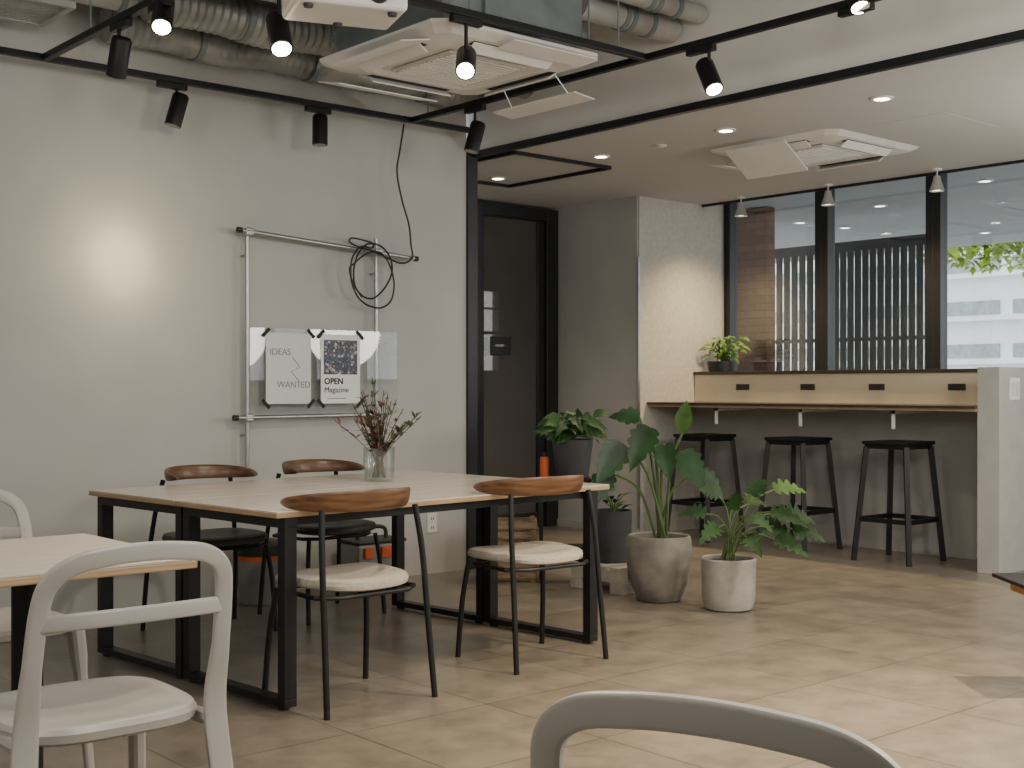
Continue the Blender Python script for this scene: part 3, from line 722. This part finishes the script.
def spotlight(mount, head, aim, lit, label, power=0, ang=50):
    t = thing('track_spotlight', label, 'spotlight', mount, 0, 'black track spotlights')
    mount = Vector(mount); h = Vector(head)-mount; d = (Vector(aim)-Vector(head)).normalized()
    ax = 'x' if abs(mount.y-YA)<.05 or abs(mount.y-YCc)<.05 else 'y'
    MB().cbox((0,0,-.016),(.16,.034,.03) if ax=='x' else (.034,.16,.03)).build('adapter', M['black'], t, False, .003)
    tail = h - d*.085
    top = Vector((h.x,h.y,-.03))
    MB().tube([(h.x,h.y,-.024),(h.x,h.y,h.z+.0)],.008).build('stem', M['black'], t)
    if (top-Vector((0,0,-.03))).length > .02: MB().tube([(0,0,-.026),top],.008).build('arm', M['black'], t)
    MB().tube([tail, tail+d*.012, h+d*.085],[.036,.043,.043],24).build('head', M['black'], t)
    MB().tube([h+d*.0855, h+d*.087],.036,20).build('lens', M['lampon'] if lit else M['lampoff'], t)
    if power:
        lp_ = Vector(head)+d*.10; lamp('SPOT', lp_, power, WARM, aim=lp_+d, size=.04, angle=ang, blend=1)
def mA(px):
    q = ony(px,100,YA); return V((q.x,YA,ZT))
def mB(px):
    q = onx(px,100,XB); return V((XB,q.y,ZT))
def mC(px):
    q = ony(px,100,YCc); return V((q.x,YCc,ZT))
def mD(px):
    q = onx(px,100,XD); return V((XD,q.y,ZT))
def aimd(h, l, dp, z): return h + R3*l + F3*dp + V((0,0,z))
h = ony(177,110,YA); spotlight(mA(172),h,aimd(h,-.25,-.1,-1),False,'black track spotlight on the wall track, the left of two')
h = ony(320,130,YA); spotlight(mA(318),h,aimd(h,.0,-.05,-1),False,'black track spotlight on the wall track above the pipe frame')
h = onx(475,137,XB); spotlight(mB(475),h,aimd(h,-.25,-.1,-1),False,'black track spotlight nearest the black corner trim')
h = onx(119,57,XD); spotlight(mD(121),h,aimd(h,-.3,.4,-1),False,'unlit black spotlight hanging below the left track')
h = onx(163,14,XD); spotlight(mD(160),h,aimd(h,.12,-.75,-1),True,'lit black spotlight at the top left, shining toward the viewer',40,80)
h = ony(279,33,YCc); spotlight(mC(272),h,aimd(h,.25,-.6,-1),True,'lit black spotlight beside the projector',70,90)
h = ony(466,62,YCc); spotlight(mC(466),h,aimd(h,.0,-1.1,-.9),True,'lit black spotlight in front of the large air conditioner',60,80)
h = onx(709,76,XB); spotlight(mB(701),h,aimd(h,.25,-.6,-1),True,'lit black spotlight on the track beside the beam',100,80)
h = onx(856,-8,XB); spotlight(mB(856),h,aimd(h,.1,-.5,-1),True,'lit black spotlight cut by the top picture edge',120,80)
for i,(px,py) in enumerate([(498,178),(601,156),(726,130),(882,98)]):
    q = onz(px,py,LC)
    t = thing('recessed_downlight', ['round recessed downlight inside the thin black rectangle','round recessed downlight second from the dark door','round recessed downlight just left of the recessed air conditioner','round recessed downlight nearest the top right of the low ceiling'][i],'downlight',(q.x,q.y,LC-.006),0,'round downlights in the low ceiling')
    MB().lathe([(.042,-.003),(.06,-.001),(.06,.006),(.042,.006)],n=24).build('trim_ring', M['white'], t)
    MB().lathe([(0,.001),(.042,.001),(.042,.005),(0,.005)],n=24).build('lens', M['lampon'], t)
    lamp('SPOT',(q.x,q.y,LC-.03),44,WARM,aim=(q.x,q.y,0),size=.05,angle=120,blend=1)
q = onz(661,145,LC)
sd = thing('smoke_detector','small pale round detector on the low ceiling','smoke detector',(q.x,q.y,LC)); MB().lathe([(0,-.02),(.02,-.018),(.035,-.008),(.035,0),(0,0)],n=24).build('body', M['offwhite'], sd)
q = onz(925,128,LC)
ap = MB().cbox((q.x,q.y,LC+.0015),(.6,.6,.006)).build('access_panel', M['lowceil'], None, False); tag(ap,'square flush access panel in the low ceiling','access panel')
for i,(px,py) in enumerate([(741,210),(828,199),(937,184)]):
    q = onx(px,py,7.98)
    t = thing('silver_spotlight',['small silver spotlight over the bar by the wall corner','small silver spotlight over the middle of the bar','small silver spotlight over the bar nearest the end panel'][i],'spotlight',(7.98,q.y,LC),0,'silver spotlights over the bar')
    MB().lathe([(0,-.012),(.035,-.012),(.035,0),(0,0)],n=20).build('ceiling_plate', M['white'], t)
    MB().tube([(0,0,-.01),(0,0,-.05)],.007).build('stem', M['silver'], t)
    MB().lathe([(0,-.045),(.022,-.05),(.03,-.09),(.052,-.155),(.046,-.155),(.03,-.13),(0,-.13)],n=24).build('shade', M['silver'], t)
    MB().lathe([(0,-.135),(.034,-.14),(.034,-.146),(0,-.15)],n=20).build('lens', M['lampsoft'], t)
    lamp('SPOT',(7.85,q.y-(.12 if i==0 else 0),LC-.17),[95,95,95][i],(1,.72,.38),aim=(7.93,q.y+(.15 if i==0 else 0),.9),size=.06,angle=[118,140,140][i],blend=1)
# ================================================================ AIR CONDITIONERS
def aircon(loc, label, body, defl):
    t = thing('ceiling_air_conditioner', label, 'air conditioner', loc)
    m = MB()
    def sq(h,z,c=.12):
        k = h*(1-c); return [m.bm.verts.new((x,y,z)) for (x,y) in ((-k,-h),(k,-h),(h,-k),(h,k),(k,h),(-k,h),(-h,k),(-h,-k))]
    rings = [sq(.50,.045),sq(.50,.03),sq(.44,.002),sq(.31,-.012),sq(.28,.002)]
    m._skin(rings,8); m.bm.faces.new(rings[-1]); m.bm.faces.new(rings[0][::-1]); m.build('panel', M['white'], t, False, .003)
    MB().box(-.23,.23,-.23,.23,-.014,0.0).build('intake_backing', M['offwhite'], t, False, .004)
    m = MB()
    for k in range(13): m.cbox((0,-.2+k*.0333,-.017),(.42,.014,.006))
    m.build('intake_grille', M['white'], t, False)
    for k in range(4):
        r4 = Matrix.Rotation(k*PI/2,4,'Z')
        MB().box(-.24,.24,.345,.415,-.006,.006,r4).build('outlet_slot', M['dark'], t, False)
        MB().box(-.24,.24,-.03,.03,-.003,.003, r4 @ Matrix.Translation((0,.39,-.022)) @ Matrix.Rotation(.6,4,'X')).build('louver', M['white'], t, False, .001)
    if body:
        MB().box(-.42,.42,-.42,.42,.045,.37).build('casing', M['galv'], t, False, .006)
        for a in (-1,1):
            for b in (-1,1):
                MB().tube([(a*.44,b*.44,.1),(a*.44,b*.44,HC-loc[2])],.005,6).build('hanger_rod', M['galv'], t)
                MB().cbox((a*.43,b*.40,.14),(.04,.05,.03)).build('hanger_bracket', M['galv'], t, False)
        MB().box(-.2,.15,-.445,-.42,.08,.26).build('control_box', M['galv'], t, False, .003)
    for (x,y,z,w,dd,rx,ry,rz) in defl:
        b = MB().cbox((x,y,z),(w,dd,.006),(rx,ry,rz)).build('air_deflector', M['white'], t, False, .002)
        for s in (-.35,.35):
            lx, ly = (0, dd*s) if dd > w else (w*s, 0)
            MB().tube([(x+lx,y+ly,z),(x*.82+lx*.9,y*.82+ly*.9,.01)],.0025,5).build('deflector_arm', M['chrome'], b)
    return t
aircon((3.79,4.76,2.70),'large white four way air conditioner hanging from the exposed ceiling',True,
       [(-.10,.52,-.04,.60,.20,.22,0,0),(-.50,-.05,-.025,.16,.56,0,-.2,0),(.12,-.50,-.012,.5,.12,-.12,0,0),(.56,.02,-.10,.14,.62,0,.12,0)])
aircon((6.74,4.84,2.655),'white four way air conditioner set into the low ceiling',False,
       [(-.44,.04,-.09,.28,.46,0,.58,0),(-.10,.50,-.05,.5,.12,.15,0,0)])
# ================================================================ PROJECTOR
PZ = 2.495
pj = thing('projector','white projector hanging from the ceiling at the top centre','projector',(2.52,3.82,PZ), math.radians(-20))
MB().box(-.20,.20,-.14,.14,0,.11).build('body', M['white'], pj, False, .02, seg=3)
MB().tube([(.09,-.14,.055),(.09,-.17,.055)],[.04,.036],24).build('lens_barrel', M['blackp'], pj); MB().tube([(.09,-.17,.055),(.09,-.172,.055)],.03,20).build('lens', M['lens'], pj)
MB().box(-.18,-.06,-.143,-.14,.03,.08).build('vent', M['duct'], pj, False)
for (x,y) in ((-.15,-.1),(.15,-.1),(0,.1)): MB().lathe([(0,-.012),(.016,-.012),(.018,0),(0,0)],(x,y,0),12).build('foot', M['blackp'], pj)
MB().box(-.1,.1,-.08,.08,.11,.14).build('mount_plate', M['galv'], pj, False, .004); MB().tube([(0,0,.14),(0,0,HC-PZ)],.022,16).build('pole', M['galv'], pj)
# ================================================================ LIGHT
gl0 = V((2.55,4.55,2.50)); tgt = (2.80,YW,1.83)
for ang, en in ((13,150),(20,90),(30,55),(46,30),(80,18)):
    lamp('SPOT', gl0, en, (1,.80,.46), aim=tgt, size=.04, angle=ang, blend=1)
for (x,y,z,e) in ((1.5,.6,2.3,120),(3.7,.3,2.3,135),(-.6,2.6,2.3,75),(6.8,2.2,1.7,80),(6.7,.2,1.7,66)):  # unseen fill lamps added to brighten walls and ceilings
    lamp('POINT',(x,y,z),e,(1,.95,.87),size=.35)
lamp('SPOT',(4.3,1.5,2.62),560,(1,.79,.50),aim=(4.1,2.7,0),size=.06,angle=72,blend=1)
lamp('SPOT',(3.2,1.2,2.62),320,(1,.79,.50),aim=(3.0,2.3,0),size=.06,angle=72,blend=1)
lamp('SPOT',(6.0,2.2,2.62),110,(1,.82,.58),aim=(5.8,3.4,0),size=.06,angle=100,blend=1)
lamp('SPOT',(3.3,3.4,2.66),90,(1,.88,.70),aim=(3.3,4.8,.72),size=.06,angle=90,blend=1)
w = bpy.data.worlds.new('world'); bpy.context.scene.world = w; w.use_nodes = True
bg = w.node_tree.nodes['Background']; bg.inputs[0].default_value = (.93,.97,1,1); bg.inputs[1].default_value = 3.4
# ================================================================ CAMERA
cam = bpy.data.cameras.new('camera'); co = bpy.data.objects.new('camera', cam); C.objects.link(co)
cam.sensor_width = 36; cam.lens = FOC/1024*36; cam.shift_y = (CY-384)/1024; cam.clip_end = 200
co.location = (0,0,H); co.rotation_euler = (PI/2,0,math.atan2(Fv.y,Fv.x)-PI/2)
bpy.context.scene.camera = co
